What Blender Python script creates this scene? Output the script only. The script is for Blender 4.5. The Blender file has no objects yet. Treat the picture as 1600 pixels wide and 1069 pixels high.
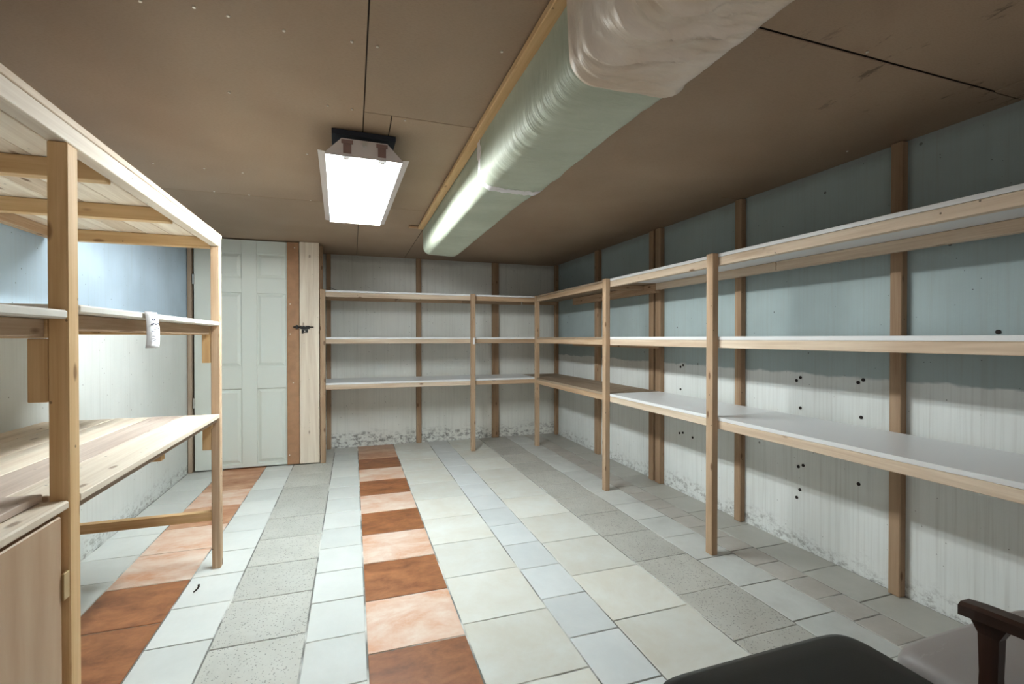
import bpy, bmesh, math, random
from mathutils import Vector, noise as mnoise
random.seed(7)
sc = bpy.context.scene
COL = sc.collection
R = math.radians

# ------------------------------------------------------------------ camera
cam = bpy.data.cameras.new('camera'); co = bpy.data.objects.new('camera', cam); COL.objects.link(co)
cam.sensor_width = 36.0; cam.lens = 735/1600*36; cam.clip_start = 0.02
co.location = (0, 0, 1.2); co.rotation_euler = (R(90-0.468), 0, -R(18.7145))
sc.camera = co

# ------------------------------------------------------------------ world, exposure
w = bpy.data.worlds.new('world'); sc.world = w; w.use_nodes = True
bg = w.node_tree.nodes['Background']; bg.inputs[0].default_value = (1.0, 0.97, 0.93, 1); bg.inputs[1].default_value = 0.34
TUBE_COLOR = (0.96, 1.0, 0.985); TUBE_POWER = 84.0
vs = sc.view_settings
vs.view_transform = 'Standard'; vs.look = 'None'; vs.exposure = 1.12; vs.gamma = 1.0; vs.use_curve_mapping = False

# ------------------------------------------------------------------ node helpers
class NT:
    def __init__(s, name):
        s.m = bpy.data.materials.new(name); s.m.use_nodes = True
        s.t = s.m.node_tree; s.n = s.t.nodes; s.b = s.n['Principled BSDF']
    def node(s, typ, **kw):
        nd = s.n.new(typ)
        for k, v in kw.items():
            if k.startswith('i_'):
                key = k[2:]; key = int(key) if key.isdigit() else key
                s.put(nd.inputs[key], v)
            else: setattr(nd, k, v)
        return nd
    def put(s, inp, v):
        if hasattr(v, 'is_output'): s.t.links.new(v, inp)
        else: inp.default_value = v
    def math(s, op, a, b=0.0, clamp=False):
        nd = s.n.new('ShaderNodeMath'); nd.operation = op; nd.use_clamp = clamp
        s.put(nd.inputs[0], a); s.put(nd.inputs[1], b); return nd.outputs[0]
    def mix(s, f, a, b, mode='MIX'):
        nd = s.n.new('ShaderNodeMix'); nd.data_type = 'RGBA'; nd.blend_type = mode
        s.put(nd.inputs[0], f); s.put(nd.inputs[6], a); s.put(nd.inputs[7], b); return nd.outputs[2]
    def ramp(s, f, stops):
        nd = s.n.new('ShaderNodeValToRGB'); cr = nd.color_ramp
        while len(cr.elements) < len(stops): cr.elements.new(0.5)
        for e, (p, c) in zip(cr.elements, stops):
            e.position = p; e.color = c if len(c) == 4 else (*c, 1)
        s.put(nd.inputs[0], f); return nd.outputs[0]
    def step(s, f, a, b):          # 0 below a, 1 above b
        nd = s.n.new('ShaderNodeMapRange'); nd.interpolation_type = 'SMOOTHSTEP'
        s.put(nd.inputs[0], f); nd.inputs[1].default_value = a; nd.inputs[2].default_value = b; return nd.outputs[0]
    def pos(s): return s.n.new('ShaderNodeNewGeometry').outputs['Position']
    def obj(s): return s.n.new('ShaderNodeTexCoord').outputs['Object']
    def rand(s): return s.n.new('ShaderNodeObjectInfo').outputs['Random']
    def mapv(s, v, scale=(1, 1, 1), off=None):
        a = s.n.new('ShaderNodeVectorMath'); a.operation = 'MULTIPLY'; s.put(a.inputs[0], v); a.inputs[1].default_value = scale
        if off is None: return a.outputs[0]
        b = s.n.new('ShaderNodeVectorMath'); b.operation = 'ADD'; s.put(b.inputs[0], a.outputs[0]); s.put(b.inputs[1], off); return b.outputs[0]
    def noise(s, v, scale=5, detail=4, rough=0.55, dist=0.0):
        nd = s.n.new('ShaderNodeTexNoise'); s.put(nd.inputs['Vector'], v)
        nd.inputs['Scale'].default_value = scale; nd.inputs['Detail'].default_value = detail
        nd.inputs['Roughness'].default_value = rough; nd.inputs['Distortion'].default_value = dist
        return nd.outputs[0]
    def voro(s, v, scale, rnd=1.0):
        nd = s.n.new('ShaderNodeTexVoronoi'); s.put(nd.inputs['Vector'], v); nd.inputs['Scale'].default_value = scale
        nd.inputs['Randomness'].default_value = rnd; return nd.outputs['Distance'], nd.outputs['Color']
    def sep(s, v):
        nd = s.n.new('ShaderNodeSeparateXYZ'); s.put(nd.inputs[0], v); return nd.outputs
    def bump(s, h, strength=0.3, dist=0.01):
        nd = s.n.new('ShaderNodeBump'); nd.inputs['Strength'].default_value = strength; nd.inputs['Distance'].default_value = dist
        s.put(nd.inputs['Height'], h); s.t.links.new(nd.outputs[0], s.b.inputs['Normal'])
    def done(s, color, rough=0.6, spec=0.4, metal=0.0):
        s.put(s.b.inputs['Base Color'], color if hasattr(color, 'is_output') else (*color[:3], 1))
        s.put(s.b.inputs['Roughness'], rough); s.b.inputs['Specular IOR Level'].default_value = spec
        s.b.inputs['Metallic'].default_value = metal
        return s.m

def c3(r, g, b):                     # sRGB 0-255 to linear
    f = lambda u: (u/255/12.92) if u <= 10 else ((u/255+0.055)/1.055)**2.4
    return (f(r), f(g), f(b), 1)

# ------------------------------------------------------------------ materials
def wood(name, axis, lo, hi, knot=0.5, grain=1.0):
    t = NT(name)
    o = t.obj(); r = t.rand()
    off = t.n.new('ShaderNodeCombineXYZ')
    for i, k in enumerate((37.0, 53.0, 71.0)): t.put(off.inputs[i], t.math('MULTIPLY', r, k))
    along = [16, 16, 16]; along[axis] = 0.9
    v = t.mapv(o, along, off.outputs[0])
    n1 = t.noise(v, 1.0, 4, 0.6, 0.8)
    fine = [150, 150, 150]; fine[axis] = 4
    n2 = t.noise(t.mapv(o, fine, off.outputs[0]), 1.0, 2, 0.6)
    f = t.math('ADD', t.math('MULTIPLY', n1, 0.75), t.math('MULTIPLY', n2, 0.25))
    c = t.ramp(f, [(0.36, lo), (0.63, hi)])
    kv = [21, 21, 21]; kv[axis] = 8.0
    d, vc = t.voro(t.mapv(o, kv, off.outputs[0]), 1.0)
    pick = t.math('GREATER_THAN', t.sep(vc)[0], 0.70)
    kf = t.math('MULTIPLY', t.math('SUBTRACT', 1.0, t.step(d, 0.10, 0.24)), pick)
    dark = tuple(x*y for x, y in zip(lo[:3], (0.36, 0.27, 0.2))) + (1,)
    c = t.mix(t.math('MULTIPLY', kf, min(1, knot*1.25)), c, dark)
    nd_, nc_ = t.voro(t.mapv(o, (24, 24, 24), off.outputs[0]), 1.0)
    nail = t.math('MULTIPLY', t.math('LESS_THAN', nd_, 0.085), t.math('GREATER_THAN', t.sep(nc_)[0], 0.66))
    c = t.mix(t.math('MULTIPLY', nail, knot), c, (0.03, 0.018, 0.01, 1))
    val = t.n.new('ShaderNodeHueSaturation'); t.put(val.inputs['Color'], c)
    t.put(val.inputs['Value'], t.math('ADD', 0.9, t.math('MULTIPLY', r, 0.2)))
    t.bump(f, 0.12*grain, 0.002)
    return t.done(val.outputs[0], 0.65, 0.25)

WOODS = {}
def W(kind, axis):
    key = (kind, axis)
    if key not in WOODS:
        lo, hi, kn = {
            'pale':  ((0.54, 0.40, 0.28, 1), (0.77, 0.64, 0.50, 1), 0.8),
            'white': ((0.64, 0.53, 0.42, 1), (0.82, 0.73, 0.61, 1), 0.6),
            'mid':   ((0.38, 0.245, 0.145, 1), (0.56, 0.405, 0.275, 1), 0.7),
            'stud':  ((0.27, 0.165, 0.095, 1), (0.42, 0.285, 0.18, 1), 0.6),
            'amber': ((0.52, 0.315, 0.14, 1), (0.70, 0.48, 0.26, 1), 0.6),
            'mauve': ((0.46, 0.36, 0.30, 1), (0.66, 0.55, 0.47, 1), 0.5),
            'dull':  ((0.33, 0.245, 0.175, 1), (0.46, 0.36, 0.275, 1), 0.3),
            'dark':  ((0.018, 0.007, 0.004, 1), (0.045, 0.017, 0.009, 1), 0.0)}[kind]
        m = wood(f'{kind} wood grain {"xyz"[axis]}', axis, lo, hi, kn)
        if kind == 'dark':
            m.node_tree.nodes['Principled BSDF'].inputs['Roughness'].default_value = 0.35
            m.node_tree.nodes['Principled BSDF'].inputs['Specular IOR Level'].default_value = 0.5
        WOODS[key] = m
    return WOODS[key]

def concrete(name, base, paint, pz, axis, streak=1.0, grime=1.0):
    t = NT(name); p = t.pos(); s = t.sep(p); z = s[2]
    sc_ = [26, 26, 26]; sc_[2] = 0.9
    st = t.noise(t.mapv(p, sc_), 1.6, 3, 0.6)                 # board-form streaks run up the wall
    big = t.noise(p, 1.3, 4, 0.55)
    c = t.mix(t.step(big, 0.30, 0.72), base, tuple(x*y for x, y in zip(base[:3], (0.86, 0.87, 0.86))) + (1,))
    if paint:
        wob = t.math('MULTIPLY', t.math('SUBTRACT', t.noise(t.mapv(p, (6, 6, 14)), 1.0, 3), 0.5), 0.06)
        zz = t.math('ADD', z, wob)
        pc = t.mix(t.step(t.noise(p, 2.2, 3), 0.35, 0.7), paint, tuple(x*0.88 for x in paint[:3]) + (1,))
        c = t.mix(t.step(zz, pz-0.008, pz+0.008), c, pc)
    c = t.mix(t.math('MULTIPLY', t.step(st, 0.50, 0.78), 0.20*streak), c, (0.28, 0.25, 0.21, 1))
    fs_ = t.noise(t.mapv(p, (95, 95, 1.6)), 1.0, 2, 0.6)
    c = t.mix(t.math('MULTIPLY', t.step(fs_, 0.46, 0.72), 0.13*streak), c, (0.30, 0.285, 0.25, 1))
    d1, k1 = t.voro(p, 9.0); pit1 = t.math('MULTIPLY', t.math('LESS_THAN', d1, t.math('MULTIPLY', t.sep(k1)[0], 0.075)), t.math('GREATER_THAN', t.sep(k1)[1], 0.72))
    d2, k2 = t.voro(p, 34.0); pit2 = t.math('MULTIPLY', t.math('LESS_THAN', d2, t.math('MULTIPLY', t.sep(k2)[0], 0.13)), t.math('GREATER_THAN', t.sep(k2)[1], 0.80))
    pits = t.math('MAXIMUM', pit1, pit2)
    c = t.mix(t.math('MULTIPLY', pits, 0.75), c, (0.06, 0.055, 0.05, 1))
    # damp and flaking just above the floor
    g = t.noise(t.mapv(p, (2.2, 2.2, 5)), 1.0, 5, 0.7)
    low = t.math('SUBTRACT', 1.0, t.step(t.math('SUBTRACT', z, t.math('MULTIPLY', g, 0.22*max(1, grime*1.25))), -0.11, 0.0))
    fl = t.noise(t.mapv(p, (22, 22, 34)), 1.0, 5, 0.75)
    c = t.mix(t.math('MULTIPLY', t.math('MULTIPLY', low, t.step(fl, 0.46, 0.62)), 0.6*grime), c, (0.16, 0.15, 0.135, 1))
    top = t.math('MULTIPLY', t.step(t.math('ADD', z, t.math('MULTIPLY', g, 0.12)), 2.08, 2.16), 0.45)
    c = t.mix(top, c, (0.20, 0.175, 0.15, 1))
    h = t.math('SUBTRACT', t.math('ADD', t.math('MULTIPLY', st, 0.5), t.math('MULTIPLY', fl, 0.25)), t.math('MULTIPLY', pits, 1.0))
    t.bump(h, 0.35, 0.006)
    return t.done(c, 0.85, 0.15)

M_RIGHT = concrete('board-formed concrete with blue paint band', (0.80, 0.825, 0.81, 1), (0.39, 0.47, 0.475, 1), 1.0, 0)
M_LEFT = concrete('white concrete with blue paint band', (0.73, 0.76, 0.74, 1), (0.46, 0.58, 0.69, 1), 1.32, 0, 0.5)
M_BACK = concrete('white concrete', (0.83, 0.83, 0.78, 1), None, 0, 0, 0.7, 1.35)

def plain(name, col, rough=0.5, spec=0.4, metal=0.0, nscale=0, namt=0.06, bump=0.0):
    t = NT(name); c = (*col[:3], 1)
    if nscale:
        n = t.noise(t.pos(), nscale, 4)
        c = t.mix(t.math('MULTIPLY', t.step(n, 0.35, 0.7), 1.0), c, tuple(max(0, x*(1-namt*2)) for x in col[:3]) + (1,))
        if bump: t.bump(n, bump, 0.004)
    return t.done(c, rough, spec, metal)

def tile_mat(name, a, b, nscale, rough=0.45, speck=0, dirt=0.42, ramp=(0.35, 0.68), stretch=(1, 1, 1), rv=0.14):
    t = NT(name); p = t.pos(); r = t.rand()
    off = t.n.new('ShaderNodeCombineXYZ')
    for i, k in enumerate((19.0, 31.0, 0.0)): t.put(off.inputs[i], t.math('MULTIPLY', r, k))
    v = t.mapv(p, stretch, off.outputs[0])
    n = t.noise(v, nscale, 8, 0.70, 0.3)
    c = t.ramp(n, [(ramp[0], a), (ramp[1], b)])
    if speck:
        d, k = t.voro(p, 130.0)
        f = t.math('MULTIPLY', t.math('LESS_THAN', d, t.math('MULTIPLY', t.sep(k)[0], 0.46)), t.math('GREATER_THAN', t.sep(k)[1], 0.35))
        c = t.mix(t.math('MULTIPLY', f, speck), c, (0.10, 0.095, 0.085, 1))
    val = t.n.new('ShaderNodeHueSaturation'); t.put(val.inputs['Color'], c)
    t.put(val.inputs['Value'], t.math('ADD', 1-rv/2, t.math('MULTIPLY', r, rv)))
    c = val.outputs[0]
    s = t.sep(p)                                              # trodden dust kept to the wall edges and the back
    dn = t.noise(p, 3.2, 5, 0.7)
    wx = t.step(t.math('ADD', s[0], t.math('MULTIPLY', dn, 0.9)), 2.15, 2.75)
    wy = t.step(t.math('ADD', s[1], t.math('MULTIPLY', dn, 0.7)), 5.15, 5.75)
    c = t.mix(t.math('MULTIPLY', t.math('MAXIMUM', wx, wy), dirt), c, (0.24, 0.21, 0.18, 1))
    t.bump(t.noise(p, 60, 3), 0.05, 0.002)
    return t.done(c, rough, 0.35)

T = {
 'white': tile_mat('pale grey ceramic', (0.59, 0.605, 0.575, 1), (0.68, 0.695, 0.665, 1), 2.4),
 'blue':  tile_mat('bluish white ceramic', (0.605, 0.63, 0.625, 1), (0.70, 0.725, 0.72, 1), 2.4),
 'grey':  tile_mat('speckled grey ceramic', (0.44, 0.43, 0.385, 1), (0.55, 0.54, 0.49, 1), 3.0, 0.55, 0.6),
 'cream': tile_mat('cream marbled ceramic', (0.66, 0.635, 0.555, 1), (0.745, 0.76, 0.715, 1), 3.4, 0.4),
 'pink':  tile_mat('pinkish grey ceramic', (0.46, 0.43, 0.385, 1), (0.57, 0.545, 0.50, 1), 4.0),
 'sage':  tile_mat('sage grey ceramic', (0.47, 0.475, 0.43, 1), (0.57, 0.58, 0.53, 1), 3.0),
 'terra': tile_mat('dark terracotta', (0.13, 0.042, 0.014, 1), (0.38, 0.145, 0.056, 1), 7.0, 0.5, 0, 0.4, (0.30, 0.72), (1, 1.6, 1)),
 'terra_mid': tile_mat('mid terracotta', (0.34, 0.125, 0.050, 1), (0.62, 0.36, 0.22, 1), 3.6, 0.5, 0, 0.4, (0.32, 0.66), (1, 1.6, 1)),
 'peach': tile_mat('pale peach terracotta', (0.60, 0.30, 0.17, 1), (0.74, 0.60, 0.50, 1), 3.6, 0.5, 0, 0.45, (0.34, 0.62), (1, 1.8, 1)),
}
def grout_mat():
    t = NT('cement grout'); n = t.noise(t.pos(), 2.3, 3, 0.7)
    return t.done(t.ramp(n, [(0.47, (0.17, 0.165, 0.15, 1)), (0.60, (0.66, 0.66, 0.62, 1))]), 0.9, 0.1)
M_GROUT = grout_mat()

def board_mat():
    t = NT('brown hardboard'); p = t.pos(); r = t.rand(); s = t.sep(p)
    big = t.noise(p, 1.1, 3); weave = t.noise(t.mapv(p, (1, 3.0, 1)), 90, 2)
    c = t.ramp(big, [(0.35, (0.30, 0.213, 0.145, 1)), (0.7, (0.375, 0.275, 0.195, 1))])
    c = t.mix(t.math('MULTIPLY', t.step(weave, 0.4, 0.7), 0.16), c, (0.16, 0.10, 0.055, 1))
    # mildew blotches where the panel has been damp, along the wall side
    st = t.noise(t.mapv(p, (7, 3, 1)), 1.4, 5, 0.75)
    reg = t.math('MULTIPLY', t.step(s[0], 1.0, 1.7), t.math('SUBTRACT', 1.0, t.step(s[1], 1.2, 1.6)))
    c = t.mix(t.math('MULTIPLY', t.math('MULTIPLY', t.step(st, 0.60, 0.68), reg), 0.6), c, (0.05, 0.032, 0.02, 1))
    val = t.n.new('ShaderNodeHueSaturation'); t.put(val.inputs['Color'], c); t.put(val.inputs['Value'], t.math('ADD', 0.93, t.math('MULTIPLY', r, 0.14)))
    t.bump(weave, 0.12, 0.002)
    return t.done(val.outputs[0], 0.6, 0.25)
M_HARD = board_mat()
M_STRIPBROWN = plain('brown fibreboard', (0.40, 0.215, 0.115), 0.6, 0.3, 0, 14, 0.10)
M_MEL = plain('white melamine', (0.80, 0.81, 0.82), 0.35, 0.4)
M_PAINTW = plain('white painted board', (0.80, 0.78, 0.72), 0.5, 0.3, 0, 9, 0.04)
M_PLY = None
def ply():
    t = NT('brown plywood sheet'); n = t.noise(t.mapv(t.pos(), (14, 1.2, 8)), 1.5, 4)
    return t.done(t.ramp(n, [(0.35, (0.29, 0.215, 0.15, 1)), (0.7, (0.40, 0.31, 0.225, 1))]), 0.7, 0.2)
M_PLY = ply()
M_DOOR = plain('pale green-white door paint', (0.70, 0.735, 0.68), 0.45, 0.35)
M_STEEL = plain('zinc steel', (0.62, 0.62, 0.60), 0.35, 0.5, 0.9)
M_BLACK = plain('black enamelled steel', (0.012, 0.012, 0.012), 0.4, 0.5)
M_NAVY = plain('black mounting board', (0.022, 0.024, 0.034), 0.7, 0.3)
M_ENAMEL_GLOW_TINT = plain('white enamel with painted blue glow', (0.42, 0.60, 0.70), 0.35, 0.5)  # blue glow around the tubes is tinted into the white enamel's base colour
M_HOUSING = plain('grey-white lamp housing', (0.60, 0.55, 0.53), 0.4, 0.5)
M_CLIP = plain('brown lampholder clip', (0.24, 0.15, 0.13), 0.5, 0.4)
M_PAPER = plain('white paper', (0.86, 0.86, 0.88), 0.8, 0.1)
M_INK = plain('blue-black ink', (0.03, 0.035, 0.08), 0.6, 0.2)
M_TWIG = plain('dark twig bark', (0.03, 0.02, 0.015), 0.8, 0.1)
M_HOLE = plain('dark form-tie hole', (0.035, 0.03, 0.028), 0.9, 0.05)
M_SCREW = plain('bright screw head', (0.75, 0.70, 0.62), 0.3, 0.6, 0.6)
M_CABWOOD = None
def cab():
    t = NT('tan veneer'); n = t.noise(t.mapv(t.pos(), (9, 9, 1.2)), 1.5, 4)
    return t.done(t.ramp(n, [(0.35, (0.42, 0.27, 0.165, 1)), (0.7, (0.52, 0.36, 0.235, 1))]), 0.5, 0.3)
M_CABWOOD = cab()
def vinyl(name, col, rough):
    t = NT(name); p = t.pos(); n = t.noise(p, 220, 2); sc_ = t.noise(t.mapv(p, (9, 30, 9)), 1.0, 5, 0.7)
    c = t.mix(t.math('MULTIPLY', t.step(sc_, 0.62, 0.72), 0.25), (*col, 1), tuple(min(1, x*1.6+0.02) for x in col) + (1,))
    t.bump(n, 0.10, 0.001); return t.done(c, rough, 0.3)
M_VBLACK = vinyl('black vinyl', (0.012, 0.013, 0.012), 0.42)
M_VGREY = vinyl('grey vinyl', (0.30, 0.27, 0.255), 0.45)
def fabric(name, a, b, rough, wr, ridge=0.0):
    t = NT(name); p = t.pos()
    n = t.noise(t.mapv(p, (2.2, 26, 5)), 1.0, 4, 0.6, 0.6)
    c = t.ramp(t.noise(p, 3.0, 4), [(0.35, a), (0.7, b)])
    n5 = t.noise(t.mapv(p, (3, 9, 4)), 1.0, 1, 0.4, 0.8)
    rid = t.math('SUBTRACT', 1.0, t.math('MULTIPLY', t.math('ABSOLUTE', t.math('SUBTRACT', n5, 0.5)), 5.0), True)
    t.bump(t.math('ADD', n, t.math('MULTIPLY', rid, ridge)), wr, 0.012); return t.done(c, rough, 0.2)
M_WRAP = fabric('pale green plastic wrap', (0.41, 0.45, 0.36, 1), (0.51, 0.56, 0.46, 1), 0.58, 0.8)
M_SLEEVE = fabric('cream plastic sleeve', (0.62, 0.51, 0.40, 1), (0.77, 0.72, 0.66, 1), 0.45, 0.7, 1.1)
def foil():
    t = NT('crinkled foil tape'); n = t.noise(t.pos(), 120, 4, 0.7)
    t.bump(n, 0.9, 0.01); return t.done((0.88, 0.86, 0.88), 0.42, 0.5, 0.55)
M_FOIL = foil()
def tube_mat():
    t = NT('lit fluorescent tube'); t.done((0.9, 0.9, 0.9), 0.4)
    t.b.inputs['Emission Color'].default_value = (*TUBE_COLOR, 1); t.b.inputs['Emission Strength'].default_value = TUBE_POWER
    return t.m
M_TUBE = tube_mat()

# ------------------------------------------------------------------ mesh helpers
WLOC = {}
def wloc(o):
    return WLOC.get(o.name, Vector((0, 0, 0))) if o else Vector((0, 0, 0))
def link(name, me, m, loc=(0, 0, 0), parent=None, local=False, smooth=False):
    o = bpy.data.objects.new(name, me); COL.objects.link(o)
    if m and not me.materials: me.materials.append(m)
    loc = Vector(loc)
    if parent:
        o.parent = parent
        o.location = loc if local else loc - wloc(parent)
    else: o.location = loc
    WLOC[o.name] = loc if not local else wloc(parent) + loc
    if smooth:
        for p in me.polygons: p.use_smooth = True
    return o
BOXES = {}
def box_mesh(sx, sy, sz, m, bev):
    key = (round(sx, 4), round(sy, 4), round(sz, 4), m.name, bev)
    if key in BOXES: return BOXES[key]
    bm = bmesh.new(); bmesh.ops.create_cube(bm, size=1)
    for v in bm.verts: v.co.x *= sx; v.co.y *= sy; v.co.z *= sz
    if bev: bmesh.ops.bevel(bm, geom=bm.edges[:], offset=min(bev, 0.4*min(sx, sy, sz)), segments=1, affect='EDGES')
    me = bpy.data.meshes.new('box'); bm.to_mesh(me); bm.free(); BOXES[key] = me
    return me
def box(name, x, y, z, m, parent=None, bev=0.003, local=False, kind=None):
    if isinstance(m, str):
        d = (x[1]-x[0], y[1]-y[0], z[1]-z[0]); m = W(m, d.index(max(d)))
    me = box_mesh(x[1]-x[0], y[1]-y[0], z[1]-z[0], m, bev)
    o = link(name, me, m, ((x[0]+x[1])/2, (y[0]+y[1])/2, (z[0]+z[1])/2), parent, local)
    return o
def tag(o, label, cat=None, group=None, kind=None):
    o['label'] = label
    if cat: o['category'] = cat
    if group: o['group'] = group
    if kind: o['kind'] = kind
    return o
def thing(name, loc, label, cat, group=None):
    o = bpy.data.objects.new(name, None); COL.objects.link(o); o.location = loc; o.empty_display_size = 0.1
    WLOC[o.name] = Vector(loc); return tag(o, label, cat, group)
def mesh(name, verts, faces, m, loc=(0, 0, 0), parent=None, local=False, smooth=False):
    me = bpy.data.meshes.new(name); me.from_pydata([tuple(v) for v in verts], [], faces); me.update()
    return link(name, me, m, loc, parent, local, smooth)
def cyl_mesh(r, l, axis, m, seg=12, r2=None):
    bm = bmesh.new(); bmesh.ops.create_cone(bm, cap_ends=True, segments=seg, radius1=r, radius2=r if r2 is None else r2, depth=l)
    for v in bm.verts:
        x, y, z = v.co
        v.co = (z, x, y) if axis == 0 else (y, z, x) if axis == 1 else (x, y, z)
    me = bpy.data.meshes.new('cyl'); bm.to_mesh(me); bm.free(); me.materials.append(m)
    for p in me.polygons: p.use_smooth = len(p.vertices) == 4
    return me
def tube_path(name, pts, r, m, parent=None, seg=6):
    pts = [Vector(p) for p in pts]; o0 = pts[0].copy(); vs_, fs = [], []
    for i, p in enumerate(pts):
        d = (pts[min(i+1, len(pts)-1)] - pts[max(i-1, 0)]).normalized()
        a = d.cross(Vector((0, 0, 1)));  a = a.normalized() if a.length > 1e-4 else Vector((1, 0, 0)); b = d.cross(a)
        rr = r if not isinstance(r, (list, tuple)) else r[i]
        for k in range(seg):
            t = 2*math.pi*k/seg; vs_.append(p + (a*math.cos(t) + b*math.sin(t))*rr - o0)
    for i in range(len(pts)-1):
        for k in range(seg): fs.append((i*seg+k, i*seg+(k+1) % seg, (i+1)*seg+(k+1) % seg, (i+1)*seg+k))
    fs.append(tuple(range(seg))[::-1]); fs.append(tuple((len(pts)-1)*seg+k for k in range(seg)))
    return mesh(name, vs_, fs, m, o0, parent, smooth=True)

# ------------------------------------------------------------------ room dimensions
XL, XR, YB, YF, ZC = -1.39, 2.43, 5.47, -1.2, 2.11
DY = 4.87                     # face of the door partition

def struct(o, label, cat): return tag(o, label, cat, kind='structure')
floor = struct(box('floor', (XL-0.12, XR+0.12), (YF, YB+0.12), (-0.12, -0.003), M_GROUT, bev=0), 'tiled basement floor laid in coloured strips with grey grout', 'floor')
ceiling = struct(box('ceiling', (XL-0.12, XR+0.12), (YF, YB+0.12), (ZC+0.006, ZC+0.12), plain('dark joist void', (0.03, 0.022, 0.016), 0.9), bev=0), 'low ceiling lined with brown hardboard panels', 'ceiling')
def wall(name, x, y, m, label):
    return struct(box(name, x, y, (-0.003, ZC+0.006), m, bev=0), label, 'wall')
wall_back = wall('wall_back', (XL-0.12, XR+0.12), (YB, YB+0.12), M_BACK, 'whitewashed concrete wall behind the corner shelving with damp marks near the floor')
wall_right = wall('wall_right', (XR, XR+0.12), (YF, YB), M_RIGHT, 'board-formed concrete wall painted blue above and white below')
wall_left = wall('wall_left', (XL-0.12, XL), (YF, YB), M_LEFT, 'white concrete wall with pale blue paint above the bench')

# floor tiles, strip by strip
def strip(x0, x1, phase, pitch, matf, y0=-0.75, y1=YB-0.004, cuts=None):
    j = 0.0035
    k = math.floor((y0-phase)/pitch); ys = []
    y = phase + k*pitch
    while y < y1: ys.append(y); y += pitch
    ys.append(y1)
    for i, (a, b) in enumerate(zip(ys[:-1], ys[1:])):
        if b-a < 0.03: continue
        m = T[matf(round((a-phase)/pitch)) if callable(matf) else matf]
        h = random.uniform(0.0, 0.0012)
        box('tile', (x0+j, x1-j), (a+j, b-j), (-0.008, h if False else 0.0), m, floor, bev=0.0015)
strip(XL+0.004, -1.117, 3.119, 0.300, 'white')
o2 = {0: 'terra', 1: 'terra_mid', 2: 'peach', 3: 'terra_mid', 4: 'terra_mid', 5: 'terra_mid', 6: 'terra', -1: 'terra'}
strip(-1.117, -0.765, 2.347, 0.3755, lambda k: {0: 'terra', 1: 'peach', 2: 'peach', 3: 'terra_mid', 4: 'peach', 5: 'terra_mid', 6: 'terra_mid'}.get(k, 'terra'))
strip(-0.765, -0.530, 3.017, 0.2875, 'white')
strip(-0.530, -0.182, 3.112, 0.3455, 'grey')
strip(-0.182, 0.049, 2.869, 0.2885, 'white')
strip(0.049, 0.432, 4.874, 0.3775, lambda k: 'terra_mid' if k >= 0 else ('terra' if k % 2 else 'peach'))
strip(0.432, 0.817, 2.321, 0.397, 'cream')
strip(0.817, 1.043, 2.579, 0.2935, 'blue')
strip(1.043, 1.428, 2.540, 0.398, 'cream')
strip(1.428, 1.764, 2.166, 0.346, 'grey')
strip(1.764, 2.008, 2.081, 0.2925, 'white')
strip(2.008, 2.178, 1.587, 0.172, 'pink')
strip(2.178, XR-0.004, 2.086, 0.289, 'sage')

# ceiling panels
def panel(x0, x1, y0, y1, dz=0.0):
    box('ceiling_panel', (x0+0.0022, x1-0.0022), (y0+0.0025, y1-0.0025), (ZC+dz, ZC+0.005+dz), M_HARD, ceiling, bev=0.001)
panel(XL, 0.045, YF, 0.96); panel(XL, 0.045, 0.96, 3.39); panel(XL, 0.045, 3.39, YB)
panel(0.045, 0.56, YF, 1.99); panel(0.045, 0.155, 1.99, 3.40); panel(0.155, 0.56, 1.99, 3.40); panel(0.045, 0.56, 3.40, YB)
panel(0.56, 2.25, YF, 1.08, 0.001); panel(0.56, 2.25, 1.08, 3.52, -0.004); panel(0.56, 2.25, 3.52, YB, -0.002)
panel(2.25, XR, YF, 1.085); panel(2.25, XR, 1.085, 2.45); panel(2.25, XR, 2.45, 3.8); panel(2.25, XR, 3.8, YB)
scr = cyl_mesh(0.0045, 0.004, 2, M_SCREW, 8)
for x, y in [(-0.54, 1.53), (-0.41, 1.51), (-0.33, 1.52), (-0.19, 1.54), (0.0, 1.53), (0.075, 1.53), (-0.43, 1.99), (-0.09, 1.98), (0.0, 1.98), (-0.21, 2.53),
             (-0.98, 2.92), (-0.75, 2.92), (-0.57, 2.93), (-0.62, 3.37), (-0.26, 3.37), (-0.81, 3.36), (0.21, 2.01), (0.45, 1.43), (1.7, 1.10), (1.55, 1.06), (2.28, 1.65), (1.1, 3.1)]:
    link('screw', scr, None, (x, y, ZC-0.0015), ceiling)

# wall studs (2x2 battens)
def stud_r(y0, y1, top=ZC-0.004, x0=2.388): box('stud', (x0, XR-0.001), (y0, y1), (0.0, top), 'stud', wall_right, 0.003)
for a, b in [(4.28, 4.375), (3.345, 3.425), (3.25, 3.335), (2.405, 2.475), (1.462, 1.528), (0.50, 0.56), (-0.45, -0.39)]:
    stud_r(a+0.012, b-0.004)
box('stud', (2.385, XR-0.001), (5.36, 5.405), (0.0, ZC-0.004), 'stud', wall_right)
for a, b in [(-0.268, -0.222), (0.688, 0.745), (1.592, 1.672)]:
    box('stud', (a, b), (5.428, YB-0.001), (0.0, ZC-0.004), 'stud', wall_back)
hole = cyl_mesh(0.009, 0.006, 0, M_HOLE, 10)
for y, z in [(3.06, 0.975), (3.03, 0.99), (3.06, 0.80), (3.07, 0.455), (3.03, 0.465), (2.92, 0.45), (2.02, 0.975), (2.045, 0.955), (2.02, 0.80), (2.03, 0.46), (2.0, 0.475), (2.02, 0.33), (2.04, 0.28),
             (1.67, 0.99), (1.695, 0.975), (1.68, 0.80), (1.69, 0.46), (1.15, 1.225), (1.70, 0.65)]:
    link('tie_hole', hole, None, (XR-0.0005, y, z), wall_right)

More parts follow.
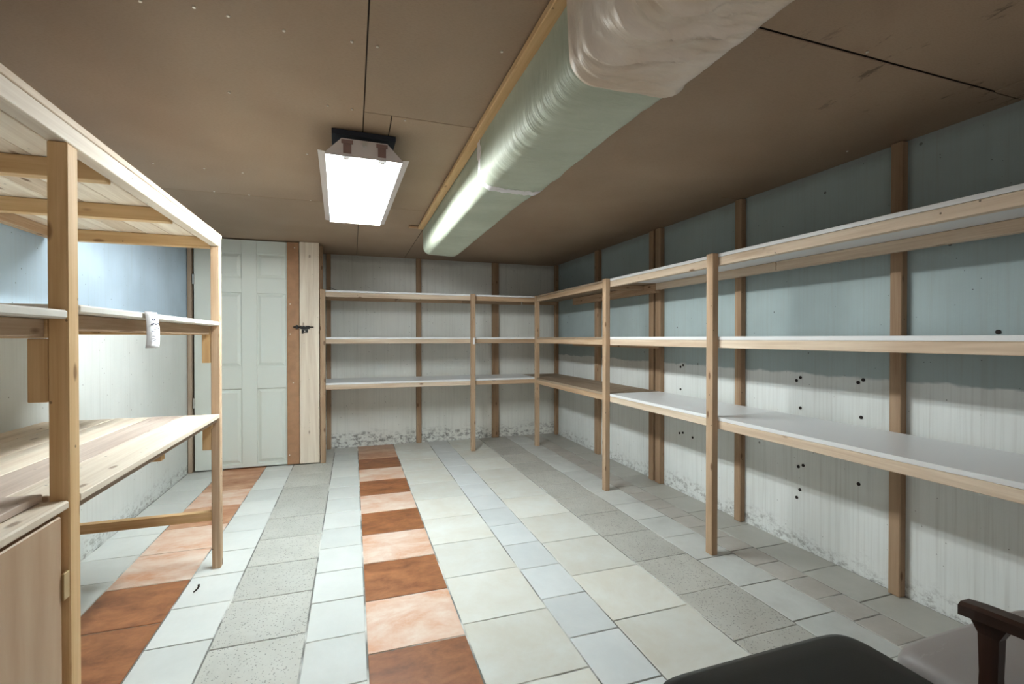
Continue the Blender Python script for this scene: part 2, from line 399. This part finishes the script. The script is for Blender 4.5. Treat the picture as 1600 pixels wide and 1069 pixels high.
# ------------------------------------------------------------------ door partition
def door():
    x0, x1, zt = -1.336, -0.48, 2.100
    d = struct(box('door_1', (x0, x1), (DY+0.015, DY+0.050), (0.012, zt), M_DOOR, bev=0.001), 'white six-panel door with a brown strip along its latch edge', 'door')
    cols = [(-1.206, -0.962), (-0.838, -0.594)]; rows = [(0.045, 0.735), (0.936, 1.615), (1.752, 1.978)]
    for a, b in [(x0, cols[0][0]), (cols[0][1], cols[1][0]), (cols[1][1], x1)]:
        box('stile', (a, b), (DY, DY+0.0145), (0.012, zt), M_DOOR, d, 0.002)
    zs = [0.012] + [v for r in rows for v in r] + [zt]
    for i in range(0, len(zs), 2):
        for c in cols: box('rail', (c[0]+0.0005, c[1]-0.0005), (DY, DY+0.0145), (zs[i], zs[i+1]), M_DOOR, d, 0.002)
    for c in cols:
        for r in rows:
            hx, hz, g, i = (c[1]-c[0])/2, (r[1]-r[0])/2, 0.010, 0.036
            v = [(-hx+g, 0, -hz+g), (hx-g, 0, -hz+g), (hx-g, 0, hz-g), (-hx+g, 0, hz-g), (-hx+i, -0.0125, -hz+i), (hx-i, -0.0125, -hz+i), (hx-i, -0.0125, hz-i), (-hx+i, -0.0125, hz-i)]
            mesh('panel', v, [(4, 5, 6, 7), (0, 1, 5, 4), (1, 2, 6, 5), (2, 3, 7, 6), (3, 0, 4, 7)], M_DOOR, ((c[0]+c[1])/2, DY+0.0148, (r[0]+r[1])/2), d)
    tag(box('filler_strip', (-0.583, -0.479), (DY-0.016, DY-0.0005), (0.01, 2.102), M_STRIPBROWN, d, 0.002), 'brown fibreboard strip')
    sm = cyl_mesh(0.006, 0.003, 1, M_SCREW, 8)
    for x, z in [(-0.515, 2.05), (-0.555, 1.52), (-0.555, 1.24), (-0.53, 0.78), (-0.565, 0.10)]: link('screw', sm, None, (x, DY-0.017, z), d)
    for z in (1.725, 0.62): tag(box('hinge', (x0-0.012, x0+0.006), (DY-0.008, DY+0.002), (z-0.045, z+0.045), M_STEEL, d, 0.002), 'steel butt hinge')
door()
struct(box('trim_1', (-0.474, -0.302), (DY-0.028, DY+0.012), (0.012, ZC-0.002), 'white'), 'wide pale pine plank beside the door, carrying the black bolt', 'door post')
t2 = struct(box('trim_2', (-1.386, -1.353), (DY-0.01, DY+0.06), (0.0, ZC-0.002), 'dull'), 'narrow weathered wooden jamb between the door and the left wall', 'door jamb')
wp = wall('wall_partition', (-0.474, -0.322), (DY+0.014, YB-0.002), M_BACK, 'short partition wall returning from the door to the back wall')
box('stud', (-0.320, -0.275), (DY+0.10, DY+0.145), (0.0, ZC-0.004), 'stud', wp)

# slide bolt
b = thing('slide_bolt', (-0.43, DY-0.03, 1.285), 'small black metal slide bolt fixed across the plank and door strip', 'door bolt')
box('backplate', (-0.468, -0.385), (DY-0.031, DY-0.0285), (1.285, 1.318), M_BLACK, b, 0.0008)
box('lower_plate', (-0.455, -0.400), (DY-0.031, DY-0.0285), (1.252, 1.2845), M_BLACK, b, 0.0008)
link('bolt_rod', cyl_mesh(0.006, 0.175, 0, M_BLACK, 10), None, (-0.438, DY-0.0375, 1.304), b)
for x in (-0.46, -0.395): box('guide', (x-0.006, x+0.006), (DY-0.046, DY-0.0312), (1.292, 1.316), M_BLACK, b, 0.001)
link('knob', cyl_mesh(0.008, 0.03, 2, M_BLACK, 10), None, (-0.445, DY-0.040, 1.262), b)
box('keeper', (-0.505, -0.487), (DY-0.046, DY-0.0165), (1.286, 1.324), M_BLACK, b, 0.001)
sm = cyl_mesh(0.005, 0.002, 1, M_SCREW, 8)
for x, z in [(-0.452, 1.309), (-0.425, 1.309), (-0.428, 1.267)]: link('screw', sm, None, (x, DY-0.0318 if z > 1.29 else DY-0.032, z), b)

# ------------------------------------------------------------------ shelving along the right wall
PF, FA, BK = 1.870, 1.912, 2.386       # post face, fascia face, back of the boards
u = thing('wall_shelving', (2.1, 2.1, 0), 'three-tier pine shelving with white boards along the right concrete wall', 'shelving')
for a in (3.245, 2.092, 0.70, -0.45):
    box('post', (PF, FA-0.001), (a, a+0.05), (0.0, 1.667), 'mid', u, 0.003)
ZT = {'top': (1.648, 1.666, 1.602), 'mid': (1.190, 1.209, 1.146), 'low': (0.744, 0.763, 0.699)}
bays = [(3.272, 4.80), (2.118, 3.268), (0.726, 2.114), (-0.43, 0.722)]
for lev, (zb, zt, zf) in ZT.items():
    for i, (a, bb) in enumerate(bays):
        box('front_rail', (FA, FA+0.038), (a, bb), (zf, zb-0.001), 'mid' if i == 0 else 'pale', u, 0.002)
        if i == 0: bb = YB-0.045
        bx = (FA-0.001, BK) if i else (1.965, BK)
        if i == 0:
            tag(box('shelf_board', (FA-0.001, BK), (a, 4.80), (zb, zt), M_PLY, u, 0.001), 'brown plywood shelf board')
        else:
            tag(box('shelf_board', (FA-0.001, BK), (a, bb), (zb, zt), M_MEL, u, 0.001), 'white melamine shelf board')
        box('back_rail', (2.347, BK), (a, min(bb, 4.80)), (zb-0.053 if i else zb-0.075, zb-0.001), 'mid' if i == 0 else 'pale', u, 0.002)
    for y in (3.44,):
        box('cross_bar', (FA+0.039, 2.346), (y, y+0.038), (zb-0.04, zb-0.001), 'mid', u, 0.002)

# shelving on the back wall
v = thing('corner_shelving', (0.85, 5.1, 0), 'three-tier pine shelving with white boards beside the door, meeting the corner', 'shelving')
for a in (-0.296, 1.187, 1.921):
    box('post', (a, a+0.048), (4.850, 4.889), (0.0, 1.670), 'mid', v, 0.003)
for lev, (zb, zt, zf) in ZT.items():
    for i, (a, bb) in enumerate([(-0.272, 1.209), (1.213, 1.944)]):
        box('front_rail', (a, bb), (4.890, 4.928), (zf, zb-0.001), 'pale' if i == 0 else 'mid', v, 0.002)
        tag(box('shelf_board', (a, bb), (4.889, 5.425), (zb, zt), M_MEL, v, 0.001), 'white melamine shelf board')
        box('back_rail', (a, bb), (5.388, 5.426), (zb-0.042, zb-0.001), 'mid', v, 0.002)
    box('cross_bar', (0.45, 0.488), (4.93, 5.387), (zb-0.04, zb-0.001), 'mid', v, 0.002)
    tag(box('shelf_board', (1.945, 2.384), (4.802, 5.355), (zb, zt), M_PLY, v, 0.001), 'brown plywood corner board')
    box('back_rail', (1.946, 2.384), (5.318, 5.356), (zb-0.042, zb-0.001), 'mid', v, 0.002)

# ------------------------------------------------------------------ bench and shelving on the left
LF = -0.655
l = thing('work_bench', (-1.0, 1.9, 0), 'tall pine bench and shelving frame with a plank worktop against the left wall', 'bench')
posts = [(2.802, 2.848), (1.430, 1.478), (0.30, 0.345)]
for a, c in posts: box('post', (LF-0.040, LF), (a, c), (0.0, 1.676), 'amber' if a < 2 else 'mid', l, 0.003)
# top deck
box('top_rail', (LF-0.040, LF), (0.30, 2.848), (1.677, 1.722), 'white', l, 0.002)
box('top_rail', (XL+0.006, XL+0.046), (0.30, 2.848), (1.677, 1.722), 'mid', l, 0.002)
for y in (2.805, 2.235, 1.715, 1.18, 0.65, 0.305): box('cross_bar', (XL+0.048, LF-0.042), (y, y+0.04), (1.667, 1.722), 'amber', l, 0.002)
xs = [LF+0.002, -0.765, -0.868, -0.975, -1.075, -1.185, -1.285, XL+0.008]
for i in range(7):
    box('deck_plank', (xs[i+1]+0.0015, xs[i]-0.0015), (0.285, 2.855), (1.723, 1.743), 'white' if i % 3 else 'pale', l, 0.002)
# middle shelf
for a, c, z in [(1.480, 2.800, 1.264), (0.347, 1.428, 1.247)]:
    tag(box('shelf_board', (-1.02, LF+0.001), (a, c), (z, z+0.021), M_PAINTW, l, 0.004), 'white painted shelf board')
    tag(box('shelf_board', (XL+0.006, -1.024), (a, c), (z, z+0.021), M_PAINTW, l, 0.004), 'white painted shelf board')
for y, z in ((2.803, 1.263), (1.431, 1.246), (0.301, 1.246)):
    box('cross_bar', (XL+0.004, LF-0.041), (y, y+0.042), (z-0.046, z-0.001), 'amber', l, 0.002)
box('shelf_rail', (LF-0.085, LF-0.045), (1.480, 2.800), (1.219, 1.263), 'mid', l, 0.002)
box('shelf_rail', (LF-0.085, LF-0.045), (0.347, 1.428), (1.202, 1.246), 'mid', l, 0.002)
# short blocks nailed behind the posts to carry the shelves
for y in (2.803, 1.431):
    for z0, z1 in ((1.072, 1.226), (0.620, 0.772)):
        if y < 2: z0, z1 = (1.045, 1.199) if z0 > 1 else (0.62, 0.772)
        box('support_block', (LF-0.080, LF-0.041), (y, y+0.042), (z0, z1), 'amber', l, 0.002)
# worktop
xs = [LF+0.001, -0.815, -0.955, -1.105, -1.245, XL+0.008]
kinds = ['white', 'mauve', 'white', 'white', 'pale']
for i in range(5):
    y1 = 2.800
    box('bench_plank', (xs[i+1]+0.001, xs[i]-0.001), (1.480, y1), (0.786, 0.806), kinds[i], l, 0.002)
xs = [LF-0.05, -0.815, -0.955, -1.105, -1.245, XL+0.008]
for i in range(5):
    box('bench_plank', (xs[i+1]+0.001, xs[i]-0.001), (0.36, 1.428), (0.808, 0.826), ['mauve', 'white', 'white', 'mauve', 'pale'][i], l, 0.002)
for y in (2.76, 2.1, 1.482): box('cross_bar', (XL+0.048, LF-0.030), (y, y+0.038), (0.735, 0.785), 'amber', l, 0.002)
box('bench_rail', (LF-0.030, LF-0.012), (1.480, 2.80), (0.766, 0.785), 'dull', l, 0.002)
box('stretcher', (XL+0.048, LF-0.040), (2.805, 2.843), (0.252, 0.298), 'amber', l, 0.002)

# cabinet under the near end of the bench
k = thing('base_cabinet', (-1.0, 0.9, 0), 'low tan wooden cabinet with a hinged door under the bench end', 'cabinet')
box('side_panel', (XL+0.05, LF-0.024), (1.408, 1.426), (0.0, 0.784), M_CABWOOD, k, 0.002)
box('side_panel', (XL+0.05, LF-0.024), (0.38, 0.398), (0.0, 0.784), M_CABWOOD, k, 0.002)
box('back_panel', (XL+0.05, XL+0.06), (0.40, 1.406), (0.0, 0.784), M_CABWOOD, k, 0.001)
box('bottom_panel', (XL+0.062, LF-0.024), (0.40, 1.406), (0.06, 0.078), M_CABWOOD, k, 0.001)
tag(box('cabinet_top', (XL+0.05, LF+0.001), (0.37, 1.428), (0.785, 0.806), 'white', k, 0.004), 'pale plank cabinet top')
for a, c in ((0.40, 0.899), (0.903, 1.402)):
    d = box('door', (LF-0.022, LF-0.003), (a, c), (0.03, 0.776), M_CABWOOD, k, 0.003)
    hy = 1.412 if c > 1.2 else 0.39
    for z in (0.605, 0.17):
        h = box('hinge', (LF-0.004, LF+0.002), (hy-0.012, hy+0.012), (z-0.032, z+0.032), plain('brass', (0.45, 0.33, 0.16), 0.35, 0.5, 0.8) if 'brass' not in bpy.data.materials else bpy.data.materials['brass'], d, 0.001)

# price tag hanging from the shelf edge
tg = thing('paper_tag', (LF+0.003, 1.905, 1.27), 'small white paper tag with handwriting hanging from the shelf edge', 'tag')
n = 10; vs_, fs = [], []
for i in range(n+1):
    f = i/n; z = 1.289 - f*0.122; dx = 0.0035 + 0.006*math.sin(f*3.0) + 0.003*f
    wd = 0.046 + 0.006*f; 
    for s_ in (-1, 1): vs_.append((dx + 0.002*s_, wd*s_ + 0.001*math.sin(f*9), z-1.27))
for i in range(n): fs.append((2*i, 2*i+1, 2*i+3, 2*i+2))
pp = mesh('paper', vs_, fs, M_PAPER, (LF+0.003, 1.905, 1.27), tg, smooth=True)
md = pp.modifiers.new('thick', 'SOLIDIFY'); md.thickness = 0.0006
for y0, y1, z0, s_ in [(-0.03, 0.0, 1.262, 1), (-0.02, 0.036, 1.249, 1), (-0.035, -0.01, 1.247, 1), (0.002, 0.032, 1.235, 0), (-0.03, 0.002, 1.222, 0), (-0.024, 0.0, 1.206, 0), (-0.026, 0.004, 1.197, 0), (-0.022, 0.002, 1.191, 0)]:
    dx = LF + 0.0185 + (1.285-z0)*0.02
    pts = []
    for q in range(7):
        f = q/6; pts.append((dx, 1.905+y0+(y1-y0)*f, z0 + (0.004*math.sin(q*2.1+y0*90) if s_ else 0.0012*math.sin(q))))
    tube_path('ink_stroke', pts, 0.0011, M_INK, tg, 4)

# ------------------------------------------------------------------ ceiling duct
def duct_part(name, y0, y1, grow, wr, m, parent, ny, x0=0.550, x1=0.852, zb=1.887, rad=0.060, seed=0.0, close=False, fold=0.0, jag=0.0):
    prof = []
    zt = ZC-0.006
    for i in range(17): prof.append((x0, zt+(zb+rad-zt)*i/16))
    for i in range(1, 9):
        a = math.pi/2*i/8; prof.append((x0+rad-rad*math.cos(a), zb+rad-rad*math.sin(a)))
    for i in range(1, 25): prof.append((x0+rad+(x1-x0-2*rad)*i/24, zb))
    for i in range(1, 9):
        a = math.pi/2*i/8; prof.append((x1-rad+rad*math.sin(a), zb+rad-rad*math.cos(a)))
    for i in range(1, 13): prof.append((x1, zb+rad+(zt-zb-rad)*i/12))
    cx, cz = (x0+x1)/2, zt
    npf = len(prof); vs_, fs = [], []
    for j in range(ny+1):
        y = y0+(y1-y0)*j/ny
        e = 1.0
        if close:                                            # rounded far end
            t = (y1-y)/0.10
            if t < 1: e = 0.80+0.20*math.sqrt(max(0, 1-(1-t)**2))
        for i, (px, pz) in enumerate(prof):
            s_ = i/(npf-1); yy = y+jag*mnoise.noise(Vector((s_*30, j*0.4, seed))); env = math.sin(math.pi*min(1, max(0, (s_-0.02)/0.96)))**0.5
            n1 = mnoise.noise(Vector((s_*3.0+seed, y*11.0, seed)))
            n2 = mnoise.noise(Vector((s_*5.0+seed*2, y*38.0+s_*5, seed+4)))
            n3 = mnoise.noise(Vector((s_*2.0+seed, y*2.0, seed+9)))
            dsp = grow + env*(wr*(0.6*n1+0.5*n2) + 0.010*n3)
            if fold:
                q = mnoise.noise(Vector((s_*2.6+y*1.2+seed, y*10.0-s_*3.0+4*s_*s_, seed+2)))
                q2 = mnoise.noise(Vector((s_*4.0+seed, y*22.0+s_*7.0, seed+6)))
                hem = min(1, (y1-y)/0.10)*(1-max(0, min(1, (s_-0.62)/0.12)))
                dsp += hem*env*(fold*max(0, 1-abs(q)*5.5) + 0.5*fold*max(0, 1-abs(q2)*4.5)) + 0.007*max(0, 1-abs(y1-0.02-y)/0.02)
            dx, dz = px-cx, pz-cz; L = math.hypot(dx, dz) or 1
            kx = (px-cx)*e+cx; kz = (pz-cz)*e+cz
            vs_.append((kx+dx/L*dsp*(1 if pz < zt-0.001 else 0), yy, min(zt, kz+dz/L*dsp)))
    for j in range(ny):
        for i in range(npf-1):
            a = j*npf+i; fs.append((a, a+npf, a+npf+1, a+1))
    if close: fs.append(tuple(ny*npf+i for i in range(npf)))
    org = Vector((cx, y0, zb)); vs_ = [Vector(p)-org for p in vs_]
    return mesh(name, vs_, fs, m, org, parent, smooth=True)
dt = thing('air_duct', (0.7, 2.0, 1.9), 'wrapped air duct in pale green plastic hung under the ceiling', 'duct')
tag(duct_part('duct_wrap', 2.02, 3.99, 0.0, 0.0045, M_WRAP, dt, 230, close=True, seed=1.3), 'smooth pale green duct wrap')
tag(duct_part('duct_wrap', 1.03, 2.035, 0.012, 0.007, M_WRAP, dt, 150, seed=3.7), 'wrinkled pale green duct wrap')
tag(duct_part('duct_sleeve', -1.19, 1.10, 0.030, 0.007, M_SLEEVE, dt, 330, seed=7.9, fold=0.016), 'crumpled cream plastic sleeve')
tag(duct_part('foil_tape', 2.024, 2.080, 0.0145, 0.005, M_FOIL, dt, 10, seed=5.1, jag=0.020), 'silver foil tape')
struct(box('trim_3', (0.502, 0.546), (YF, 3.85), (ZC-0.030, ZC-0.005), 'amber'), 'pine batten running along the ceiling beside the duct', 'batten')
struct(box('trim_4', (0.43, 0.546), (3.853, 3.885), (ZC-0.022, ZC-0.003), 'mid'), 'short wooden stub across the end of the ceiling batten', 'batten')

# ------------------------------------------------------------------ fluorescent lamp
lp = thing('fluorescent_light', (0.036, 2.765, 1.98), 'twin-tube fluorescent shop light glowing under the ceiling', 'ceiling light')
lp.rotation_euler = (0, 0, R(1.5))
HL = 0.618
def extr(name, prof, y0, y1, m, th=0.0012):
    vs_, fs = [], []
    for y in (y0, y1):
        for x, z in prof: vs_.append((x, y, z))
    n_ = len(prof)
    for i in range(n_-1): fs.append((i, i+1, n_+i+1, n_+i))
    o = mesh(name, vs_, fs, m, (0, 0, 0), lp, local=True)
    md = o.modifiers.new('thick', 'SOLIDIFY'); md.thickness = th; md.offset = 0
    return o
for s_ in (-1, 1):
    extr('reflector', [(s_*0.001, 0.012), (s_*0.045, 0.062), (s_*0.105, 0.062), (s_*0.128, 0.040), (s_*0.132, 0.036), (s_*0.160, 0.003)], -HL, HL, M_ENAMEL_GLOW_TINT)
    tag(extr('side_lip', [(s_*0.1615, 0.009), (s_*0.190, 0.012)], -HL-0.005, HL+0.005, M_HOUSING), 'grey-white turned lip')
    tb = link('tube', cyl_mesh(0.0165, 1.17, 1, M_TUBE, 16), None, (s_*0.075, 0, 0.012), lp, True)
    tag(tb, 'lit fluorescent tube')
    for e in (-1, 1):
        link('lampholder', cyl_mesh(0.019, 0.016, 1, M_HOUSING, 12), None, (s_*0.075, e*0.597, 0.012), lp, True)
for e in (-1, 1):
    pr = [(-0.162, 0.0), (0.162, 0.0), (0.162, 0.008), (0.095, 0.076), (-0.095, 0.076), (-0.162, 0.008)]
    vs_ = [(x, e*HL-0.0012, z) for x, z in pr] + [(x, e*HL+0.0012, z) for x, z in pr]
    fs = [tuple(range(6)), tuple(range(11, 5, -1))] + [(i, (i+1) % 6+0, (i+1) % 6+6, i+6) for i in range(6)]
    ep = mesh('end_plate', vs_, fs, M_HOUSING, (0, 0, 0), lp, local=True)
    for s_ in (-1, 1):
        q = box('holder_clip', (s_*0.072-0.017, s_*0.072+0.017), (e*(HL+0.004)-0.002, e*(HL+0.004)+0.002), (0.012, 0.052), M_CLIP, ep, 0.001, True)
        q = box('holder_clip', (s_*0.072-0.024, s_*0.072+0.024), (e*(HL+0.004)-0.002, e*(HL+0.004)+0.002), (0.053, 0.070), M_CLIP, ep, 0.001, True)
    link('bolt', cyl_mesh(0.011, 0.010, 1, M_STEEL, 8), None, (0.0, e*(HL+0.006), 0.060), ep, True)
box('spine', (-0.044, 0.044), (-HL+0.16, HL-0.16), (0.064, 0.104), M_HOUSING, lp, 0.002, True)
tag(box('mounting_board', (-0.135, 0.135), (-HL+0.03, HL-0.04), (0.105, 0.126), M_NAVY, lp, 0.001, True), 'black mounting board')

# ------------------------------------------------------------------ chairs
def cushion(name, sx, sy, sz, m, loc, parent, dome=0.02, n=20, tuck=0.0):
    vs_, fs = [], []
    def sup(t, p=11.0):
        c, s_ = math.cos(t), math.sin(t)
        return (abs(c)**(2/p)*(1 if c >= 0 else -1), abs(s_)**(2/p)*(1 if s_ >= 0 else -1))
    rings = [(0.90, -0.5), (0.985, -0.42), (1.0, -0.15), (0.995, 0.15), (0.97, 0.36), (0.90, 0.47), (0.75, 0.5), (0.5, 0.5), (0.25, 0.5)]
    K = 48
    for r_, z in rings:
        for q in range(K):
            a = 2*math.pi*q/K; x, y = sup(a)
            vs_.append((x*r_*sx/2, y*r_*sy/2, z*sz + dome*(1-r_**2) if z > 0.3 else z*sz))
    for j in range(len(rings)-1):
        for q in range(K): fs.append((j*K+q, j*K+(q+1) % K, (j+1)*K+(q+1) % K, (j+1)*K+q))
    fs.append(tuple(range(K))[::-1]); vs_.append((0, 0, 0.5*sz+dome))
    L = len(vs_)-1; j = (len(rings)-1)*K
    for q in range(K): fs.append((j+q, j+(q+1) % K, L))
    return mesh(name, vs_, fs, m, loc, parent, smooth=True)
def chair(x0, x1, y0, y1, zs, m, label, arms):
    cx, cy = (x0+x1)/2, (y0+y1)/2
    c = thing('armchair' if arms else 'side_chair', (cx, cy, 0), label, 'chair')
    cushion('seat', x1-x0, y1-y0, 0.085, m, (cx, cy, zs-0.058), c)
    cushion('seat_piping', x1-x0+0.006, y1-y0+0.006, 0.016, m, (cx, cy, zs-0.098), c, 0.0)
    e = 0.025; zr = zs-0.108
    box('apron', (x0+e, x1-e), (y1-0.045, y1-0.02), (zr-0.05, zr), 'dark', c); box('apron', (x0+e, x1-e), (y0+0.02, y0+0.045), (zr-0.05, zr), 'dark', c)
    for s_ in (x0+0.005, x1-0.030): box('side_rail', (s_, s_+0.025), (y0+0.046, y1-0.046), (zr-0.05, zr), 'dark', c)
    for x in (x0+0.002, x1-0.037):
        for y in (y0+0.01, y1-0.055):
            tube_path('leg', [(x+0.018, y+0.022, zr-0.051), (x+0.018, y+0.022, 0.25), (x+0.018, y+0.022, 0.0)], [0.021, 0.019, 0.014], W('dark', 2), c, 10)
    for x in (x0+0.06, x1-0.095):
        box('back_post', (x, x+0.035), (y0-0.032, y0-0.004), (zr-0.05, 0.90), 'dark', c, 0.006)
    bk = cushion('backrest', x1-x0-0.08, 0.30, 0.06, m, (cx, y0+0.032, 0.76), c, 0.012); bk.rotation_euler = (R(-90), 0, 0)
    if arms:
        for x in (x0+0.012, x1-0.057):
            ax = x
            prof = [(y0-0.02, 0.655, 0.020), (y0+0.12, 0.652, 0.022), (y0+0.27, 0.644, 0.024), (y1-0.17, 0.636, 0.025), (y1-0.14, 0.632, 0.023)]
            vs_, fs = [], []
            for (y, z, hw) in prof:
                for dx, dz in ((-hw, -0.012), (hw, -0.012), (hw, 0.008), (hw*0.6, 0.014), (-hw*0.6, 0.014), (-hw, 0.008)): vs_.append((dx, y-y0, z+dz-0.64))
            for j in range(len(prof)-1):
                for q in range(6): fs.append((j*6+q, (j+1)*6+q, (j+1)*6+(q+1) % 6, j*6+(q+1) % 6))
            fs.append(tuple(range(6))); fs.append(tuple((len(prof)-1)*6+q for q in range(5, -1, -1)))
            mesh('armrest', vs_, fs, W('dark', 1), (ax+0.0225-(0.008 if x < cx else -0.008), y0, 0.64), c)
            px = ax+0.0225-(0.008 if x < cx else -0.008)
            mesh('arm_post', [(sx_*hx+px-px, sy_*hy, z) for z, hx, hy in ((-0.30, 0.012, 0.020), (-0.12, 0.011, 0.015), (-0.04, 0.012, 0.017), (-0.0125, 0.015, 0.030)) for sx_, sy_ in ((-1, -1), (1, -1), (1, 1), (-1, 1))],
                 [(0, 3, 2, 1), (12, 13, 14, 15)] + [(j*4+q, j*4+(q+1) % 4, (j+1)*4+(q+1) % 4, (j+1)*4+q) for j in range(3) for q in range(4)], W('dark', 2), (px, y1-0.185, 0.636), c)
    return c
chair(0.590, 1.183, 0.195, 0.864, 0.488, M_VBLACK, 'dark wooden chair with a worn black vinyl seat', False)
chair(1.200, 1.755, 0.200, 0.772, 0.490, M_VGREY, 'dark wooden armchair with a grey vinyl seat', True)

# ------------------------------------------------------------------ small loose things
tag(tube_path('twig', [(-0.708, 2.632, 0.006), (-0.703, 2.612, 0.005), (-0.706, 2.590, 0.005), (-0.712, 2.570, 0.005)], [0.005, 0.0035, 0.0035, 0.0025], M_TWIG), 'small dark curved twig lying on a white tile', 'twig')
tag(tube_path('wire', [(-0.235, 5.40, 1.745), (-0.19, 5.37, 1.722), (-0.10, 5.30, 1.695), (0.0, 5.22, 1.678), (0.06, 5.18, 1.669)], 0.0025, M_BLACK), 'thin black wire trailing onto the top white shelf board', 'wire')
tag(box('paper_scrap', (1.206, 1.226), (4.8470, 4.8492), (1.135, 1.205), M_PAPER, bev=0.0005), 'torn scrap of white paper stuck on a shelving post', 'paper')
